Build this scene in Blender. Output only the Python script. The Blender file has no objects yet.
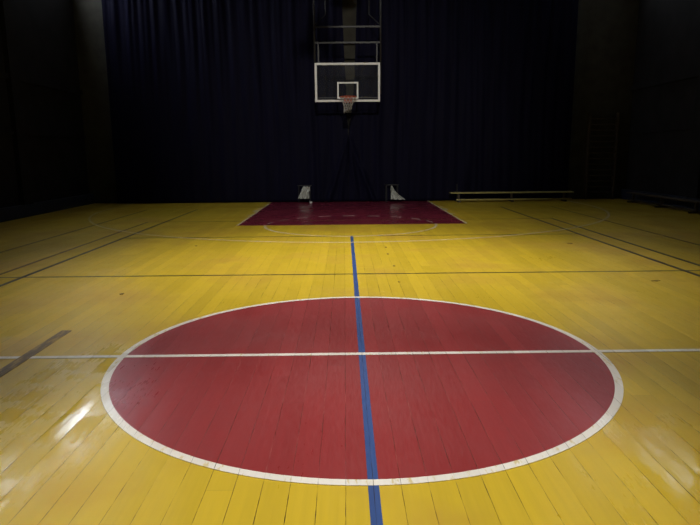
import bpy, bmesh, math, random
from mathutils import Vector, Matrix, noise
random.seed(7)
PI = math.pi
COL = bpy.context.scene.collection

# ------------------------------------------------------------------ helpers
class NT:
    def __init__(s, name):
        s.m = bpy.data.materials.new(name); s.m.use_nodes = True
        s.t = s.m.node_tree; s.n = s.t.nodes; s.n.clear()
        s.out = s.n.new('ShaderNodeOutputMaterial'); s.b = s.n.new('ShaderNodeBsdfPrincipled')
        s.t.links.new(s.b.outputs[0], s.out.inputs[0])
    def link(s, v, sock):
        if isinstance(v, bpy.types.NodeSocket): s.t.links.new(v, sock)
        elif isinstance(v, (tuple, list)): sock.default_value = tuple(v) + ((1,) if len(v) == 3 and sock.type == 'RGBA' else ())
        else: sock.default_value = v
    def math(s, op, a, b=0.0, c=0.0, clamp=False):
        n = s.n.new('ShaderNodeMath'); n.operation = op; n.use_clamp = clamp
        s.link(a, n.inputs[0]); s.link(b, n.inputs[1]); s.link(c, n.inputs[2]); return n.outputs[0]
    def mix(s, f, a, b, mode='MIX'):
        n = s.n.new('ShaderNodeMix'); n.data_type = 'RGBA'; n.blend_type = mode
        s.link(f, n.inputs[0]); s.link(a, n.inputs[6]); s.link(b, n.inputs[7]); return n.outputs[2]
    def pos(s):
        g = s.n.new('ShaderNodeNewGeometry'); return g.outputs['Position']
    def obj(s):
        return s.n.new('ShaderNodeTexCoord').outputs['Object']
    def xyz(s, v):
        n = s.n.new('ShaderNodeSeparateXYZ'); s.link(v, n.inputs[0]); return n.outputs
    def comb(s, x, y, z):
        n = s.n.new('ShaderNodeCombineXYZ'); s.link(x, n.inputs[0]); s.link(y, n.inputs[1]); s.link(z, n.inputs[2]); return n.outputs[0]
    def noise(s, v, scale, detail=3, rough=.5):
        n = s.n.new('ShaderNodeTexNoise'); s.link(v, n.inputs['Vector']); n.inputs['Scale'].default_value = scale
        n.inputs['Detail'].default_value = detail; n.inputs['Roughness'].default_value = rough; return n.outputs['Fac']
    def white(s, v):
        n = s.n.new('ShaderNodeTexWhiteNoise'); n.noise_dimensions = '2D'; s.link(v, n.inputs['Vector']); return n.outputs['Value']
    def scalev(s, v, sc):
        n = s.n.new('ShaderNodeVectorMath'); n.operation = 'MULTIPLY'; s.link(v, n.inputs[0]); n.inputs[1].default_value = sc; return n.outputs[0]
    def ramp(s, v, a, b, lo=0.0, hi=1.0):
        n = s.n.new('ShaderNodeMapRange'); s.link(v, n.inputs[0]); n.inputs[1].default_value = a; n.inputs[2].default_value = b
        n.inputs[3].default_value = lo; n.inputs[4].default_value = hi; return n.outputs[0]
    def bump(s, h, dist, strength=1.0):
        n = s.n.new('ShaderNodeBump'); n.inputs['Distance'].default_value = dist; n.inputs['Strength'].default_value = strength
        s.link(h, n.inputs['Height']); s.link(n.outputs[0], s.b.inputs['Normal']); return n
    def set(s, k, v): s.link(v, s.b.inputs[k])

def simple(name, col, rough=.5, metal=0.0, var=.15, scale=12, bump=0.0, spec=.5):
    t = NT(name); o = t.obj(); n = t.noise(o, scale, 4)
    f = t.ramp(n, .3, .7, 1 - var, 1 + var)
    t.set('Base Color', t.mix(1.0, tuple(col), t.comb(f, f, f), 'MULTIPLY'))
    t.set('Roughness', rough); t.set('Metallic', metal); t.set('Specular IOR Level', spec)
    if bump: t.bump(n, bump)
    return t.m

PLANK = .126
def board_paint(name, col, dirt=(.25, .15, .04), dirt_amt=.35, wear=0.0, wear_col=(.6, .45, .08), seam_light=None, rough=.34, gloss=.22):
    """paint on varnished floorboards running along the hall (world Y)"""
    t = NT(name); P = t.pos(); x, y, z = t.xyz(P)
    u = t.math('DIVIDE', t.math('ADD', x, 20.031), PLANK)
    idx = t.math('FLOOR', u); fr = t.math('FRACT', u)
    rnd = t.white(t.comb(idx, 3.0, 0.0))
    off = t.math('MULTIPLY', rnd, 4.0)
    v = t.math('DIVIDE', t.math('ADD', t.math('ADD', y, 40.0), off), 4.0)
    vid = t.math('FLOOR', v); vf = t.math('FRACT', v)
    rb = t.white(t.comb(idx, vid, 0.0))                      # one value for each board
    streak = t.noise(t.scalev(P, (30, 1.2, 1)), 1.0, 4, .6)
    fine = t.noise(t.scalev(P, (60, 9, 1)), 1.0, 3, .6)
    broad = t.noise(P, .9, 4, .55)
    f = t.math('ADD', t.ramp(rb, 0, 1, .90, 1.05), t.ramp(streak, .3, .7, -.05, .05))
    c = t.mix(1.0, tuple(col), t.comb(f, f, f), 'MULTIPLY')
    d = t.math('MULTIPLY', t.ramp(broad, .48, .68), t.ramp(streak, .35, .65, .4, 1.0))
    c = t.mix(t.math('MULTIPLY', d, dirt_amt), c, tuple(dirt))
    # small scuff spots
    sp = t.noise(t.scalev(P, (9, 5, 1)), 1.0, 2, .5)
    c = t.mix(t.ramp(sp, .79, .82, 0, .35), c, (.05, .035, .02))
    if wear:
        w = t.noise(t.scalev(P, (25, 6, 1)), 1.0, 5, .7)
        c = t.mix(t.ramp(w, .60 - wear * .2, .66 - wear * .15, 0, .85), c, tuple(wear_col))
    # seams: distance to the plank edge in metres
    e = t.math('MULTIPLY', t.math('MINIMUM', fr, t.math('SUBTRACT', 1.0, fr)), PLANK)
    jit = t.noise(t.scalev(P, (3, 14, 1)), 1.0, 3, .6)
    gapn = t.noise(t.comb(t.math('MULTIPLY', idx, 7.31), t.math('MULTIPLY', y, 1.7), 0.0), 1.0, 4, .7)
    ew = t.math('ADD', e, t.ramp(jit, .3, .7, .0009, -.0009))
    seam = t.ramp(ew, .0007, .0019, 1, 0)
    crack = t.math('MULTIPLY', seam, t.ramp(gapn, .45, .56, .10, 1.0))
    if seam_light: c = t.mix(t.math('MULTIPLY', seam, t.ramp(jit, .45, .6, .12, .5)), c, tuple(seam_light))
    c = t.mix(t.math('MULTIPLY', crack, .95), c, (.035, .018, .008))
    ends = t.math('MULTIPLY', t.math('MINIMUM', vf, t.math('SUBTRACT', 1.0, vf)), 4.0)
    c = t.mix(t.ramp(ends, .0012, .003, .2, 0), c, (.05, .03, .012))
    t.set('Base Color', c)
    r = t.math('ADD', t.ramp(broad, .3, .7, rough - .05, rough + .10), t.ramp(fine, .3, .7, -.05, .06))
    # patches where the varnish has been polished smooth, board by board
    def blob(cx, cy, rx, ry):
        a = t.math('POWER', t.math('DIVIDE', t.math('SUBTRACT', x, cx), rx), 2.0); b_ = t.math('POWER', t.math('DIVIDE', t.math('SUBTRACT', y, cy), ry), 2.0)
        return t.ramp(t.math('ADD', a, b_), .2, 1.6, 1, 0)
    g = t.math('MAXIMUM', blob(-1.82, -.9, .45, 1.3), blob(1.55, -1.9, .5, .9))
    pn = t.noise(t.comb(t.math('MULTIPLY', idx, 5.17), t.math('MULTIPLY', y, 1.6), 2.0), 1.0, 3, .6)
    pf = t.noise(t.scalev(P, (40, 7, 1)), 1.0, 3, .6)
    g = t.math('MULTIPLY', g, t.ramp(t.math('ADD', pn, t.math('MULTIPLY', pf, .35)), .62, .72))
    r = t.math('SUBTRACT', r, t.math('MULTIPLY', g, gloss))
    t.set('Roughness', r); t.set('Specular IOR Level', .5)
    # every board is cupped and tilted a little on its own: breaks up the reflections along the boards
    tilt = t.math('MULTIPLY', t.math('SUBTRACT', rb, .5), t.math('MULTIPLY', fr, .0011))
    cup = t.math('MULTIPLY', t.math('POWER', t.math('SUBTRACT', fr, .5), 2.0), -.0022)
    h = t.math('ADD', tilt, cup)
    h = t.math('ADD', h, t.math('MULTIPLY', t.noise(t.scalev(P, (5, 1.3, 1)), 1.0, 3, .5), .0035))
    h = t.math('ADD', h, t.math('MULTIPLY', t.noise(t.scalev(P, (90, 14, 1)), 1.0, 2, .5), .00025))
    h = t.math('SUBTRACT', h, t.math('MULTIPLY', crack, .0011))
    t.bump(h, 1.0)
    return t.m

def link(o, parent=None):
    COL.objects.link(o)
    if parent is not None: o.parent = parent
    return o
def obj(name, bm, mat, parent=None, smooth=False, bevel=0.0):
    me = bpy.data.meshes.new(name); bmesh.ops.recalc_face_normals(bm, faces=bm.faces); bm.to_mesh(me); bm.free()
    for m in (mat if isinstance(mat, (list, tuple)) else [mat]): me.materials.append(m)
    if smooth:
        for p in me.polygons: p.use_smooth = True
    o = bpy.data.objects.new(name, me); link(o, parent)
    if bevel:
        b = o.modifiers.new('bevel', 'BEVEL'); b.width = bevel; b.segments = 2; b.limit_method = 'ANGLE'
    return o
def tag(o, label, cat, group=None, kind=None):
    o['label'] = label
    if cat: o['category'] = cat
    if group: o['group'] = group
    if kind: o['kind'] = kind
    return o
def thing(name, label, cat, loc=(0, 0, 0), rz=0, group=None):
    o = bpy.data.objects.new(name, None); o.empty_display_size = .1; link(o)
    o.location = loc; o.rotation_euler = (0, 0, rz); return tag(o, label, cat, group)
def struct(name, bm, mat, parent=None, smooth=False, label=None, bevel=0.0):
    o = obj(name, bm, mat, parent, smooth, bevel)
    o['kind'] = 'structure'
    if label: o['label'] = label
    return o
def BM(): return bmesh.new()
def box(bm, x0, x1, y0, y1, z0, z1):
    v = [bm.verts.new((x, y, z)) for x in (x0, x1) for y in (y0, y1) for z in (z0, z1)]
    for f in ((0, 1, 3, 2), (4, 6, 7, 5), (0, 4, 5, 1), (2, 3, 7, 6), (0, 2, 6, 4), (1, 5, 7, 3)): bm.faces.new([v[i] for i in f])
    return bm
def tube(bm, pts, r, seg=10, closed=False):
    pts = [Vector(p) for p in pts]; n = len(pts); rings = []; up = None
    for i, p in enumerate(pts):
        a = pts[(i - 1) % n] if (closed or i) else p; b = pts[(i + 1) % n] if (closed or i < n - 1) else p
        d = (b - a).normalized()
        if up is None: up = Vector((0, 0, 1)) if abs(d.z) < .9 else Vector((0, 1, 0))
        s = d.cross(up).normalized(); w = s.cross(d).normalized(); up = w
        rr = r[i] if isinstance(r, (list, tuple)) else r
        rings.append([bm.verts.new(p + (s * math.cos(2 * PI * k / seg) + w * math.sin(2 * PI * k / seg)) * rr) for k in range(seg)])
    for i in range(n if closed else n - 1):
        A, B = rings[i], rings[(i + 1) % n]
        for k in range(seg): bm.faces.new((A[k], A[(k + 1) % seg], B[(k + 1) % seg], B[k]))
    if not closed: bm.faces.new(rings[0]); bm.faces.new(rings[-1])
    return bm
def lathe(bm, prof, seg=24, c=(0, 0, 0)):
    rings = [[bm.verts.new((c[0] + r * math.cos(2 * PI * k / seg), c[1] + r * math.sin(2 * PI * k / seg), c[2] + z)) for k in range(seg)] for r, z in prof]
    for A, B in zip(rings, rings[1:]):
        for k in range(seg): bm.faces.new((A[k], A[(k + 1) % seg], B[(k + 1) % seg], B[k]))
    return bm

# ------------------------------------------------------------------ materials
M = {}
YEL = (.59, .408, .024)
M['yellow'] = board_paint('yellow_floor_paint', YEL, (.40, .20, .03), .62)
M['red'] = board_paint('red_floor_paint', (.27, .030, .032), (.17, .02, .022), .35, seam_light=(.46, .13, .11), rough=.34, gloss=.09)
M['keyred'] = board_paint('dark_red_key_paint', (.18, .018, .036), (.12, .01, .02), .35, rough=.24)
M['white'] = board_paint('white_line_paint', (.80, .76, .70), (.5, .42, .3), .35, wear=.15, wear_col=(.62, .50, .22))
M['fadedwhite'] = board_paint('faded_white_line_paint', (.66, .56, .36), (.5, .36, .12), .6, wear=.45, wear_col=(.62, .43, .06))
M['scuff'] = board_paint('scuffed_brown_wear', (.20, .12, .03), (.1, .06, .02), .6, wear=.4, wear_col=(.45, .30, .03), rough=.5)
M['dash'] = board_paint('pale_dash_paint', (.42, .30, .28), (.3, .1, .1), .4, wear=.2, wear_col=(.25, .06, .07))
M['blue'] = board_paint('blue_line_paint', (.036, .080, .25), (.02, .04, .18), .3)
M['navy'] = board_paint('navy_line_paint', (.012, .017, .035), (.03, .02, .01), .3, wear=.1, wear_col=(.35, .22, .04))
M['green'] = board_paint('dark_green_line_paint', (.030, .038, .014), (.07, .05, .02), .4, wear=.15, wear_col=(.4, .27, .04))
M['brown'] = board_paint('brown_line_paint', (.11, .05, .018), (.15, .07, .02), .4, wear=.3, wear_col=(.45, .28, .04))
M['tape'] = board_paint('brown_tape', (.15, .095, .045), (.2, .16, .1), .5, wear=.55, wear_col=(.40, .27, .08), rough=.5)
M['black'] = simple('black_metal', (.03, .03, .032), .45, .3)
M['steel'] = simple('grey_painted_steel', (.024, .0235, .022), .5, .2)
M['boardwhite'] = simple('white_board_frame', (.74, .72, .66), .45, 0, .06)
M['rim'] = simple('orange_rim', (.55, .09, .03), .4, .1)
M['net'] = simple('white_net_cord', (.34, .32, .28), .9)
M['cloth'] = simple('pale_cloth', (.42, .43, .38), .9, 0, .25, 20, .01)
M['benchwood'] = simple('yellow_varnished_wood', (.42, .36, .12), .4, 0, .2, 8)
M['darkwood'] = simple('dark_stained_wood', (.060, .042, .024), .5, 0, .3, 8)
M['wall'] = simple('grey_wall_paint', (.015, .014, .014), .9, 0, .25, 2, .002, spec=.15)
M['wallpale'] = simple('pale_end_wall_paint', (.050, .047, .037), .9, 0, .2, 3, .002, spec=.2)
M['skirt'] = simple('navy_wall_band_paint', (.012, .018, .040), .6, 0, .2, 3)
M['ceil'] = simple('ceiling_paint', (.22, .22, .22), .9)
def curtain_mat():
    t = NT('navy_curtain_cloth'); P = t.obj()
    n = t.noise(t.scalev(P, (1, 1, 1)), 900, 2); b = t.noise(t.scalev(P, (6, 1, .6)), 1, 4)
    f = t.ramp(b, .3, .7, .8, 1.2)
    t.set('Base Color', t.mix(1.0, (.0042, .0038, .0125), t.comb(f, f, f), 'MULTIPLY'))
    t.set('Roughness', .6); t.set('Specular IOR Level', .04)
    t.bump(n, .0004); return t.m
M['curtain'] = curtain_mat()
def glass_mat():
    t = NT('board_acrylic')
    t.set('Base Color', (.55, .57, .60)); t.set('Roughness', .06); t.set('IOR', 1.49)
    tr = t.n.new('ShaderNodeBsdfTransparent'); tr.inputs[0].default_value = (.93, .93, .93, 1)
    mx = t.n.new('ShaderNodeMixShader')
    sc = t.noise(t.obj(), 6, 4)
    t.link(t.ramp(sc, .3, .7, .012, .02), mx.inputs[0])          # haze of scratches and dust
    t.t.links.new(tr.outputs[0], mx.inputs[1]); t.t.links.new(t.b.outputs[0], mx.inputs[2]); t.t.links.new(mx.outputs[0], t.out.inputs[0])
    return t.m
M['glass'] = glass_mat()
def emit(name, col, st):
    t = NT(name); t.set('Base Color', (.5, .5, .5)); t.set('Emission Color', col); t.set('Emission Strength', st); return t.m
M['window_left'] = emit('daylit_frosted_glass', (.80, .88, 1.0), 16)
M['window_right'] = emit('shaded_frosted_glass', (.75, .86, 1.0), 4.5)
M['window_end'] = emit('end_frosted_glass', (.80, .88, 1.0), 10)
M['added_bulb'] = emit('added_lamp_bulb', (1, .93, .80), 6)  # glow for the added, unseen lamps

# ------------------------------------------------------------------ the hall
XL, XR, YB, YE, H = -8.0, 8.6, -12.0, 14.30, 8.6
b = BM(); box(b, XL - .2, XR + .2, YB - .2, YE + .2, -.12, 0)
floor = struct('floor', b, M['yellow'], label='yellow painted plank sports hall floor with court lines')
b = BM(); box(b, XL - .2, XR + .2, YB - .2, YE + .2, H, H + .15); struct('ceiling', b, M['ceil'])
b = BM(); box(b, XL, XR, YE, YE + .2, 0, H); struct('wall_back', b, M['wallpale'])
b = BM(); box(b, XL, XR, YB - .2, YB, 0, H); struct('wall_front', b, M['wall'])

def side_wall(name, x, sgn, wins, z0, z1):
    """x is the inner face; the thickness goes away from the hall; holes for the high windows"""
    b = BM(); t = .2
    def bx(ya, yb_, za, zb): box(b, min(x, x + sgn * t), max(x, x + sgn * t), ya, yb_, za, zb)
    bx(YB, YE, 0, z0); bx(YB, YE, z1, H)
    prev = YB
    for a, c in wins: bx(prev, a, z0, z1); prev = c
    bx(prev, YE, z0, z1)
    # pilasters and ledges are one masonry surface with the wall
    for py in (-9.5, -5.5, -1.5, 2.5, 6.5, 10.5):
        box(b, min(x, x - sgn * .12), max(x, x - sgn * .12), py - .22, py + .22, 0, H)
    box(b, min(x, x - sgn * .07), max(x, x - sgn * .07), YB, YE, 3.25, 3.37)
    box(b, min(x, x - sgn * .05), max(x, x - sgn * .05), YB, YE, 1.98, 2.04)
    return struct(name, b, M['wall'])
WZ0, WZ1 = 6.4, 7.3
WINS_L = [(7.3, 9.7), (11.4, 13.8)]
WINS_R = [(5.5, 8.2), (9.6, 12.2)]
side_wall('wall_left', XL, -1, WINS_L, WZ0, WZ1)
side_wall('wall_right', XR, 1, WINS_R, WZ0, WZ1)
n = 0
for x, s, WN in ((XL, -1, WINS_L), (XR, 1, WINS_R)):
    for a, c in WN:
        n += 1
        b = BM(); box(b, *sorted((x + s * .10, x + s * .12)), a, c, WZ0, WZ1)
        w = struct('window_%d' % n, b, M['window_left' if s < 0 else 'window_right'])
        b = BM(); k = .05
        X0, X1 = sorted((x + s * .05, x + s * .16))
        for u, v in ((a, a + k), (c - k, c), ((a + c) / 2 - k / 2, (a + c) / 2 + k / 2)): box(b, X0, X1, u, v, WZ0, WZ1)
        for u, v in ((WZ0, WZ0 + k), (WZ1 - k, WZ1)): box(b, X0, X1, a, c, u, v)
        struct('window_frame', b, M['boardwhite'], w)
for side, x, s in (('left', XL, 1), ('right', XR, -1)):
    b = BM(); box(b, *sorted((x, x + s * .14)), YB, YE, 0, .30)
    struct('baseboard_' + side, b, M['skirt'], label='dark navy band along the foot of the %s wall' % side, bevel=.01)

for x0, x1 in ((-7.75, -7.25), (7.55, 8.30)):
    n += 1
    b = BM(); box(b, x0, x1, YE - .03, YE - .005, 6.75, 8.2); w = struct('window_%d' % n, b, M['window_end'])
    b = BM(); k = .05
    for u, v in ((x0 - k, x0), (x1, x1 + k)): box(b, u, v, YE - .06, YE, 6.70, 8.25)
    for u, v in ((6.70, 6.75), (8.2, 8.25), (7.45, 7.49)): box(b, x0, x1, YE - .06, YE, u, v)
    struct('window_frame', b, M['darkwood'], w)
# ------------------------------------------------------------------ court markings (thin coats of paint, one above the other)
LV = [0]
def coat():
    LV[0] += 1; return .0004 + LV[0] * .00022
def rectcoat(name, x0, x1, y0, y1, mat, label):
    z = coat(); b = BM()
    ny = max(1, int((y1 - y0) / 1.0))
    box(b, x0, x1, y0, y1, .0001, z)
    return struct(name, b, M[mat], floor, label=label)
def ring(b, cx, cy, r0, r1, a0, a1, z, seg=160, pre=None, post=None):
    pts = []
    for i in range(seg + 1):
        a = a0 + (a1 - a0) * i / seg
        pts.append(((cx + r0 * math.cos(a), cy + r0 * math.sin(a)), (cx + r1 * math.cos(a), cy + r1 * math.sin(a))))
    if pre: pts = pre + pts
    if post: pts = pts + post
    top = [[b.verts.new((*p, z)) for p in q] for q in pts]; bot = [[b.verts.new((*p, .0001)) for p in q] for q in pts]
    for i in range(len(pts) - 1):
        A, B, C, D = top[i], top[i + 1], bot[i], bot[i + 1]
        b.faces.new((A[0], A[1], B[1], B[0])); b.faces.new((C[0], D[0], D[1], C[1]))
        b.faces.new((A[1], C[1], D[1], B[1])); b.faces.new((A[0], B[0], D[0], C[0]))
    return b
CX = -.012
z = coat(); b = BM()
c0 = [b.verts.new((CX + 1.77 * math.cos(2 * PI * k / 160), 1.77 * math.sin(2 * PI * k / 160), z)) for k in range(160)]
c1 = [b.verts.new((v.co.x, v.co.y, .0001)) for v in c0]
b.faces.new(c0); b.faces.new(c1[::-1])
for k in range(160): b.faces.new((c0[k], c1[k], c1[(k + 1) % 160], c0[(k + 1) % 160]))
struct('centre_circle', b, M['red'], floor, label='large red painted centre circle')
KH, FT, L = 2.40, 8.16, 14.0
rectcoat('key_area', -KH + .05, KH + .01, FT, 14.3, 'keyred', 'dark red painted key below the basket')
# lines that run across or along the hall
rectcoat('attack_line', -6.9, 7.6, 2.975, 3.02, 'green', 'thin dark green line across the floor beyond the red circle')
rectcoat('service_line', -4.115, 4.115, 6.40, 6.445, 'green', 'thin dark cross line at the end of the blue line')
rectcoat('volleyball_end_line', -4.5, 4.5, 8.96, 9.0, 'brown', 'faint brown cross line beside the key')
for s, w in ((-1, 'left'), (1, 'right')):
    o = s * 4.115; rectcoat('singles_sideline', o - .027, o + .027, -9, 11.9, 'navy', 'dark navy lengthwise line, innermost on the %s' % w)
    o = s * 4.5; rectcoat('volleyball_sideline', o - .025, o + .025, -9, 9.0, 'brown' if s < 0 else 'navy', 'dark lengthwise line, middle one of three on the %s' % w)
    o = s * 5.485; rectcoat('doubles_sideline', o - .022, o + .022, -9, 11.9, 'brown', 'thin brown lengthwise line, outermost on the %s' % w)
rectcoat('centre_service_line', -.022, .028, -6.4, 6.445, 'blue', 'bright blue lengthwise line through the red circle')
# white basketball lines
rectcoat('halfway_line', -7.5, 7.9, -.025, .025, 'white', 'white halfway line across the red circle')
z = coat(); b = BM(); ring(b, CX, 0, 1.75, 1.80, 0, 2 * PI, z, 240); struct('centre_circle_outline', b, M['white'], floor, label='white ring around the red circle')
R3, YH = 6.64, 12.27
z = coat(); b = BM()
ring(b, 0, YH, R3 - .05, R3, PI, 2 * PI, z, 200, pre=[((-R3 + .05, 14.2), (-R3, 14.2))], post=[((R3 - .05, 14.2), (R3, 14.2))])
struct('three_point_line', b, M['fadedwhite'], floor, label='faded white three-point arc')
for s in (-1, 1):
    z = coat(); b = BM()
    kx = KH + (.06 if s > 0 else 0)
    x0, x1 = sorted((s * kx, s * (kx - .05)))
    box(b, x0, x1, FT, 14.3, .0001, z)
    for ym in (10.2, 11.15, 12.0):                              # little lane marks outside the line
        q0, q1 = sorted((s * (kx + .11), s * kx)); box(b, q0, q1, ym, ym + (.4 if ym == 11.15 else .06), .0001, z)
    struct('key_side_line', b, M['fadedwhite'], floor, label='white %s edge line of the dark red key' % ('left' if s < 0 else 'right'))
z = coat(); b = BM(); ring(b, 0, FT, 1.75, 1.80, PI, 2 * PI, z, 100)
struct('free_throw_arc', b, M['fadedwhite'], floor, label='faded white half circle in front of the key')
z = coat(); b = BM()
for k in range(9):
    a = (k + .45) / 9.35 * PI; ring(b, 0, FT, 1.755, 1.795, a, a + .17, z, 10)
struct('dashed_arc', b, M['dash'], floor, label='dashed pale half circle inside the key')
rectcoat('tape_strip', -2.555, -2.47, -1.6, .68, 'tape', 'worn dark brown strip left of the red circle')

rs = random.Random(3)
for sx, sy, w_, l_ in ((.53, 5.08, .05, .10), (.515, 4.45, .035, .14), (.53, 3.5, .035, .08), (.505, 2.5, .03, .06), (3.54, 5.29, .10, .07), (3.46, 2.42, .12, .05), (-2.54, 2.04, .05, .07), (-2.56, 5.41, .06, .09)):
    z = coat(); b = BM(); N = 12
    top = []
    for k in range(N):
        a = 2 * PI * k / N; q = rs.uniform(.45, 1.0)
        top.append(b.verts.new((sx + w_ / 2 * q * math.cos(a), sy + l_ / 2 * q * math.sin(a), z)))
    bot = [b.verts.new((v.co.x, v.co.y, .0001)) for v in top]
    b.faces.new(top); b.faces.new(bot[::-1])
    for k in range(N): b.faces.new((top[k], bot[k], bot[(k + 1) % N], top[(k + 1) % N]))
    struct('scuff_mark', b, M['scuff'], floor, label='small dark brown scuff mark on the yellow boards')

# ------------------------------------------------------------------ curtains
def gap(zz):      # half width of the slit between the halves
    pts = [(0, .004), (1.9, .004), (2.1, .012), (2.7, .070), (3.5, .125), (4.5, .17), (6.5, .235), (8.2, .26)]
    for (a, ga), (c, gc) in zip(pts, pts[1:]):
        if zz <= c: return ga + (gc - ga) * (zz - a) / (c - a)
    return pts[-1][1]
def curtain(name, s, xo, label):
    NX, NZ, HT = 420, 90, 8.2
    b = BM(); g = []
    for j in range(NZ + 1):
        zz = HT * j / NZ; row = []
        for i in range(NX + 1):
            u = i / NX
            xin = s * gap(zz) + .07 * min(1, max(0, (zz - 1.9) / 1.5))
            x = xin + (xo - xin) * u
            q = x * 1.0 + .10 * math.sin(zz * .7 + x) * .3
            up = .25 + .75 * min(1, max(0, (zz - 2.2) / 3.5))
            f = (math.sin(q * 17 + 1.5 * math.sin(q * 2.3)) * .030 + math.sin(q * 31 + zz * .25 + 2 * math.sin(q * 3.1)) * .014) * up
            f += .05 * (noise.noise(Vector((q * 1.3, zz * .22, s * 3.0)))) + .030 * noise.noise(Vector((q * 5, zz * .5, 9)))
            # crease bundles that hang from the rail
            f -= .03 * max(0, noise.noise(Vector((q * 9, zz * .12, 4)))) * up
            # folds that spread out like a tent below the meeting point
            if zz < 2.2:
                t = (2.05 - zz) / 2.05
                for tx, am in ((-.62, .10), (.78, .12), (-.25, .04), (.30, .05)):
                    if tx * s > 0:
                        cx = tx * max(0, t) ** 1.1
                        f -= am * max(0, t) ** .5 * math.exp(-((x - cx) / (.035 + .05 * max(0, t))) ** 2)
            y = 14.05 + f
            row.append(b.verts.new((x, y, .012 + zz)))
        g.append(row)
    for j in range(NZ):
        for i in range(NX): b.faces.new((g[j][i], g[j][i + 1], g[j + 1][i + 1], g[j + 1][i]))
    o = obj(name, b, M['curtain'], smooth=True)
    m = o.modifiers.new('thick', 'SOLIDIFY'); m.thickness = .006
    return tag(o, label, 'curtain', 'dark stage curtains across the end of the hall')
curtain('curtain', -1, -7.06, 'long dark navy curtain half hanging left of the basketball hoop')
curtain('curtain', 1, 6.72, 'long dark navy curtain half hanging right of the hoop behind the low bench')
b = BM(); tube(b, [(-7.3, 14.05, 8.28), (7.0, 14.05, 8.28)], .03)
rail = obj('curtain_rail', b, M['black']); tag(rail, 'long black rail carrying the dark curtains', 'rail')
for xx in (-6, -2, 2, 6):
    b = BM(); tube(b, [(xx, 14.05, 8.3), (xx, 14.05, H)], .012); obj('hanger', b, M['black'], rail)

# ------------------------------------------------------------------ basketball goal
YBD = 12.75; ZB = 2.86
goal = thing('basketball_hoop', 'suspended basketball hoop with clear white-edged backboard and orange rim', 'basketball hoop', (0, YBD, 0))
b = BM(); box(b, -.86, .84, -.006, .006, ZB + .04, ZB + 1.0)
board = obj('backboard', b, M['glass'], goal)
def frame(b, x0, x1, z0, z1, w, y0, y1):
    box(b, x0, x0 + w, y0, y1, z0, z1); box(b, x1 - w, x1, y0, y1, z0, z1)
    box(b, x0 + w, x1 - w, y0, y1, z0, z0 + w); box(b, x0 + w, x1 - w, y0, y1, z1 - w, z1)
b = BM(); frame(b, -.905, .885, ZB, ZB + 1.035, .058, -.022, .022); fr = obj('board_frame', b, M['boardwhite'], board, bevel=.004)
fr['label'] = 'white outer frame of the backboard'
b = BM(); frame(b, -.295, .285, ZB + .085, ZB + .53, .042, -.0085, -.0062); obj('target_square', b, M['boardwhite'], board)
b = BM(); box(b, -.85, .85, .01, .035, ZB + .10, ZB + .125); obj('board_stiffener', b, M['steel'], board)
# rim
RZ = ZB + .10 ; RY = -.375
b = BM(); tube(b, [(.228 * math.cos(a), RY + .228 * math.sin(a), RZ) for a in [2 * PI * k / 40 for k in range(40)]], .011, 8, True)
rim = obj('rim', b, M['rim'], goal, smooth=True); rim['label'] = 'orange metal ring'
b = BM(); box(b, -.12, .12, -.030, -.008, RZ - .13, RZ + .03); box(b, -.10, .10, -.16, -.02, RZ - .012, RZ + .012)
tube(b, [(-.10, -.02, RZ - .10), (-.10, -.19, RZ - .012)], .010, 6); tube(b, [(.10, -.02, RZ - .10), (.10, -.19, RZ - .012)], .010, 6)
obj('rim_bracket', b, M['rim'], rim)
b = BM()
ncord = 12; lev = [(0, .220), (-.08, .175), (-.16, .135), (-.24, .11), (-.31, .10), (-.37, .10)]
def npt(k, li):
    a = 2 * PI * (k + .5 * (li % 2)) / ncord; zz, r = lev[li]
    zz = zz + (.06 * math.sin(a * 1.0 + 2) if li == 5 else 0) 
    return (r * math.cos(a) - .02 * (-zz) * 2, RY + r * math.sin(a), RZ + zz)
for k in range(ncord):
    for li in range(5):
        tube(b, [npt(k, li), npt(k, li + 1)], .0065, 5)
        kk = k - 1 if li % 2 == 0 else k + 1
        tube(b, [npt(k, li), npt(kk, li + 1)], .0065, 5)
    tube(b, [(.228 * math.cos(2 * PI * k / ncord), RY + .228 * math.sin(2 * PI * k / ncord), RZ - .012), npt(k, 0)], .007, 5)
net = obj('net', b, M['net'], goal); net['label'] = 'greyish white cord net'
# hanging frame
def zpx(y): return ZB + 1.035 + (62.3 - y) * .0263
for s in (-1, 1):
    b = BM(); tube(b, [(s * .90, .05, ZB + .2), (s * .90, .05, H)], .026, 10); obj('hanging_pole', b, M['steel'], goal, smooth=True)
    b = BM(); box(b, s * .80 - .018, s * .80 + .018, .03, .07, ZB + .97, zpx(42)); obj('bracket_post', b, M['steel'], goal)
    b = BM(); tube(b, [(s * .88, .05, zpx(24.5)), (s * .60, .35, zpx(14) + .05)], .014, 8); obj('strut', b, M['steel'], goal)
    b = BM(); tube(b, [(s * .60, .35, zpx(14) + .05), (s * .60, .35, H)], .014, 8); obj('back_pole', b, M['steel'], goal)
for yy in (26.5, 42):
    b = BM(); box(b, -.90, .90, .03, .07, zpx(yy) - .022, zpx(yy) + .022); obj('crossbar', b, M['steel'], goal)

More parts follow.
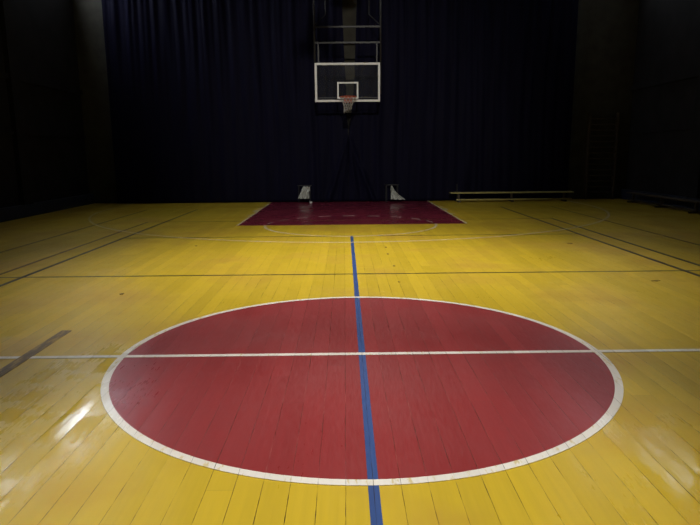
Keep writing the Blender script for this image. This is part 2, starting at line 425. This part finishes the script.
# ------------------------------------------------------------------ low benches
def bench(length, label, loc, rz, mat, group=None, h=.29):
    t = thing('gymnastics_bench', label, 'bench', loc, rz, group)
    b = BM(); box(b, -length / 2, length / 2, -.13, .13, h - .035, h); obj('seat_plank', b, mat, t, bevel=.006)
    b = BM(); box(b, -length / 2 + .18, length / 2 - .02, -.045, .045, .045, .085); obj('lower_beam', b, mat, t, bevel=.006)
    for x in (-length / 2 + .25, 0, length / 2 - .25):
        b = BM(); box(b, x - .03, x + .03, -.035, .035, .085, h - .035); box(b, x - .035, x + .035, -.17, .17, 0, .045)
        obj('foot_support', b, M['darkwood'], t, bevel=.004)
    return t
bench(3.66, 'long low yellow wooden bench in front of the right part of the dark curtain', (4.87, 13.62, 0), 0, M['benchwood'])
bench(3.6, 'low dark bench standing along the right side wall', (XR - .42, 11.3, 0), PI / 2, M['darkwood'])
# post clip at the left end of the front bench
b = BM(); tube(b, [(0, 0, .0), (0, 0, .52)], .014, 8)
lathe(b, [(.07, 0), (.07, .012), (.02, .02)], 16)
o = obj('short_post', b, M['steel']); o.location = (3.28, 13.86, 0); tag(o, 'short thin upright post behind the left end of the yellow bench', 'post')

# ------------------------------------------------------------------ two low stands with pale cloths by the curtain
def stand(label, x, y, rz, grp):
    t = thing('low_stand', label, 'stand', (x, y, 0), rz, grp)
    b = BM(); box(b, -.21, .21, -.08, .08, .51, .53); obj('top_plate', b, M['steel'], t, bevel=.004)
    for sx in (-1, 1):
        b = BM()
        tube(b, [(sx * .17, -.08, .012), (sx * .17, -.06, .50), (sx * .17, .06, .50), (sx * .17, .08, .012)], .011, 8); obj('leg_frame', b, M['black'], t)
    return t
G = 'low stands at the foot of the curtain'
stand('low stand with thin flat top and pale cloth, toward the left of the red key', -1.32, 13.76, 0, G)
stand('dark low stand with slumped pale cloth, toward the right of the red key', 1.30, 13.76, .12, G)
def cloth(name, outline, yfun, loc, label, amp=.03, top_y=.0):
    """crumpled sheet: outline(v) -> (xl, xr) for v in 0..1 from bottom to top"""
    b = BM(); g = []
    N, Q = 26, 26
    for j in range(Q + 1):
        v = j / Q; xl, xr, zz = outline(v); row = []
        for i in range(N + 1):
            u = i / N; x = xl + (xr - xl) * u
            y = yfun(u, v) + amp * math.sin(u * 19 + v * 3) * (1 - .5 * v) + amp * 1.2 * noise.noise(Vector((u * 5, v * 5, loc[0])))
            row.append(b.verts.new((x + .012 * noise.noise(Vector((v * 9, i, 1))), y, max(.012, zz + .02 * noise.noise(Vector((u * 4, v * 2, 5)))))))
        g.append(row)
    for j in range(Q):
        for i in range(N): b.faces.new((g[j][i], g[j][i + 1], g[j + 1][i + 1], g[j + 1][i]))
    o = obj(name, b, M['cloth'], smooth=True); o.location = loc
    m = o.modifiers.new('t', 'SOLIDIFY'); m.thickness = .006
    return tag(o, label, 'cloth', 'pale cloths on the low stands')
def o1(v):
    xl = -.19 + .15 * v; xr = .15 - .02 * v + .03 * (v > .6); return xl, xr, .14 + .36 * v
cloth('draped_cloth', o1, lambda u, v: -.17 + .04 * v, (-1.32, 13.76, 0), 'pale crumpled cloth hanging below the top of the left stand')
def o2(v):
    xl = -.09 + .0 * v; xr = .34 * (1 - v) ** 1.6 - .05 + .06 * (1 - v) ; return xl, xr, .10 + .40 * v ** 1.0
cloth('draped_cloth', o2, lambda u, v: -.27 + .06 * v - .06 * u * (1 - v), (1.34, 13.74, 0), 'pale cloth slumped to the floor from the right stand')
b = BM(); lathe(b, [(.0, .0), (.035, .0), (.037, .03), (.030, .055), (.0, .058)], 16)
o = obj('small_cup', b, M['boardwhite'], smooth=True); o.location = (-1.13, 13.62, 0); tag(o, 'tiny white cup on the floor before the left stand', 'cup')

# ------------------------------------------------------------------ wall bars on the end wall, right of the curtain
t = thing('wall_bars', 'dark wooden wall bars ladder fixed right of the curtain', 'wall bars', (7.75, YE, 0))
for x in (-.42, .42):
    b = BM(); box(b, x - .025, x + .025, -.16, 0, 0, 2.6); obj('upright', b, M['darkwood'], t, bevel=.004)
for k in range(14):
    b = BM(); tube(b, [(-.41, -.11, .22 + k * .17), (.41, -.11, .22 + k * .17)], .018, 10); obj('rung', b, M['darkwood'], t, smooth=True)

# ------------------------------------------------------------------ high-bay lamps added out of view, cones shaped so the floor dims outwards
ADDED_LAMPS = [(-.15, -2.0, 6.7), (0.1, 3.2, 6.7), (0.2, 6.7, 6.7)]
POW = [1750, 2080, 560]
CONE = [47, 82, 104]
for (x, y, zz), pw, cone in zip(ADDED_LAMPS, POW, CONE):
    t = thing('added_bay_lamp', 'bell-shaped metal lamp added unseen overhead to make a pool of light', 'lamp', (x, y, zz), 0, 'unseen lamps added in a row over the middle of the hall')
    b = BM(); lathe(b, [(.06, .42), (.09, .38), (.10, .22), (.16, .14), (.27, .0), (.265, .0), (.15, .13), (.08, .2)], 32); obj('added_lamp_shade', b, M['steel'], t, smooth=True)
    b = BM(); lathe(b, [(.001, .04), (.045, .07), (.055, .12), (.035, .18), (.03, .22)], 20); obj('added_bulb', b, M['added_bulb'], t, smooth=True)
    b = BM(); tube(b, [(0, 0, .4), (0, 0, H - zz)], .008, 6); obj('suspension_rod', b, M['black'], t)
    ld = bpy.data.lights.new('added_lamp_light', 'SPOT'); ld.energy = pw; ld.color = (1, .965, .88)
    ld.spot_size = math.radians(cone); ld.spot_blend = 1.0; ld.shadow_soft_size = .22
    lo = bpy.data.objects.new('added_lamp_light', ld); link(lo); lo.location = (x, y, zz - .03)
# flood lamp added unseen behind the camera to brighten the backboard
t = thing('added_floodlight', 'black wall flood lamp added unseen behind the camera to brighten the hoop', 'added_floodlight', (.3, YB + .45, 8.1))
aim = (Vector((.1, 12.75, 2.3)) - Vector((.3, YB + .45, 8.1))).normalized()
b = BM(); box(b, -.22, .22, -.10, .06, -.16, .16); hd = obj('added_lamp_head', b, M['black'], t, bevel=.01); hd.rotation_euler = (math.asin(aim.z), 0, math.atan2(-aim.x, aim.y))
b = BM(); box(b, -.20, .20, .0602, .066, -.14, .14); obj('lens', b, M['added_bulb'], hd)
b = BM(); box(b, -.27, -.25, -.45, .0, -.03, .03); box(b, .25, .27, -.45, .0, -.03, .03); box(b, -.27, .27, -.455, -.43, -.05, .05); obj('bracket', b, M['black'], t)
ld = bpy.data.lights.new('added_flood_light', 'SPOT'); ld.energy = 6300; ld.color = (1, .965, .90); ld.spot_size = math.radians(28); ld.spot_blend = 1; ld.shadow_soft_size = .12
lo = bpy.data.objects.new('added_flood_light', ld); link(lo); lo.location = Vector((.3, YB + .45, 8.1)) + aim * .12; lo.rotation_euler = aim.to_track_quat('-Z', 'Y').to_euler()
# ------------------------------------------------------------------ world
w = bpy.data.worlds.new('World'); bpy.context.scene.world = w; w.use_nodes = True
bg = w.node_tree.nodes['Background']; bg.inputs[0].default_value = (.5, .6, .8, 1); bg.inputs[1].default_value = .3

# ------------------------------------------------------------------ camera
cam = bpy.data.cameras.new('camera'); co = bpy.data.objects.new('camera', cam); link(co)
cam.sensor_fit = 'HORIZONTAL'; cam.sensor_width = 36; cam.lens = 596.9 / 700 * 36; cam.clip_start = .05
pi_, ro, ya = .1824, -.0085, -.0076
r = Vector((math.cos(ya), math.sin(ya), 0)); fw = Vector((-math.sin(ya), math.cos(ya), 0)); u = Vector((0, 0, 1))
f2 = fw * math.cos(pi_) - u * math.sin(pi_); u2 = u * math.cos(pi_) + fw * math.sin(pi_)
r3 = r * math.cos(ro) + u2 * math.sin(ro); u3 = u2 * math.cos(ro) - r * math.sin(ro)
mw = Matrix((r3, u3, -f2)).transposed().to_4x4(); mw.translation = Vector((-.1136, -4.2746, 1.4869)); co.matrix_world = mw
sc = bpy.context.scene; sc.camera = co
sc.view_settings.view_transform = 'Standard'; sc.view_settings.look = 'None'; sc.view_settings.exposure = 0; sc.view_settings.gamma = 1
sc.view_settings.use_curve_mapping = False
sc.cycles.use_denoising = True
sc.cycles.max_bounces = 6
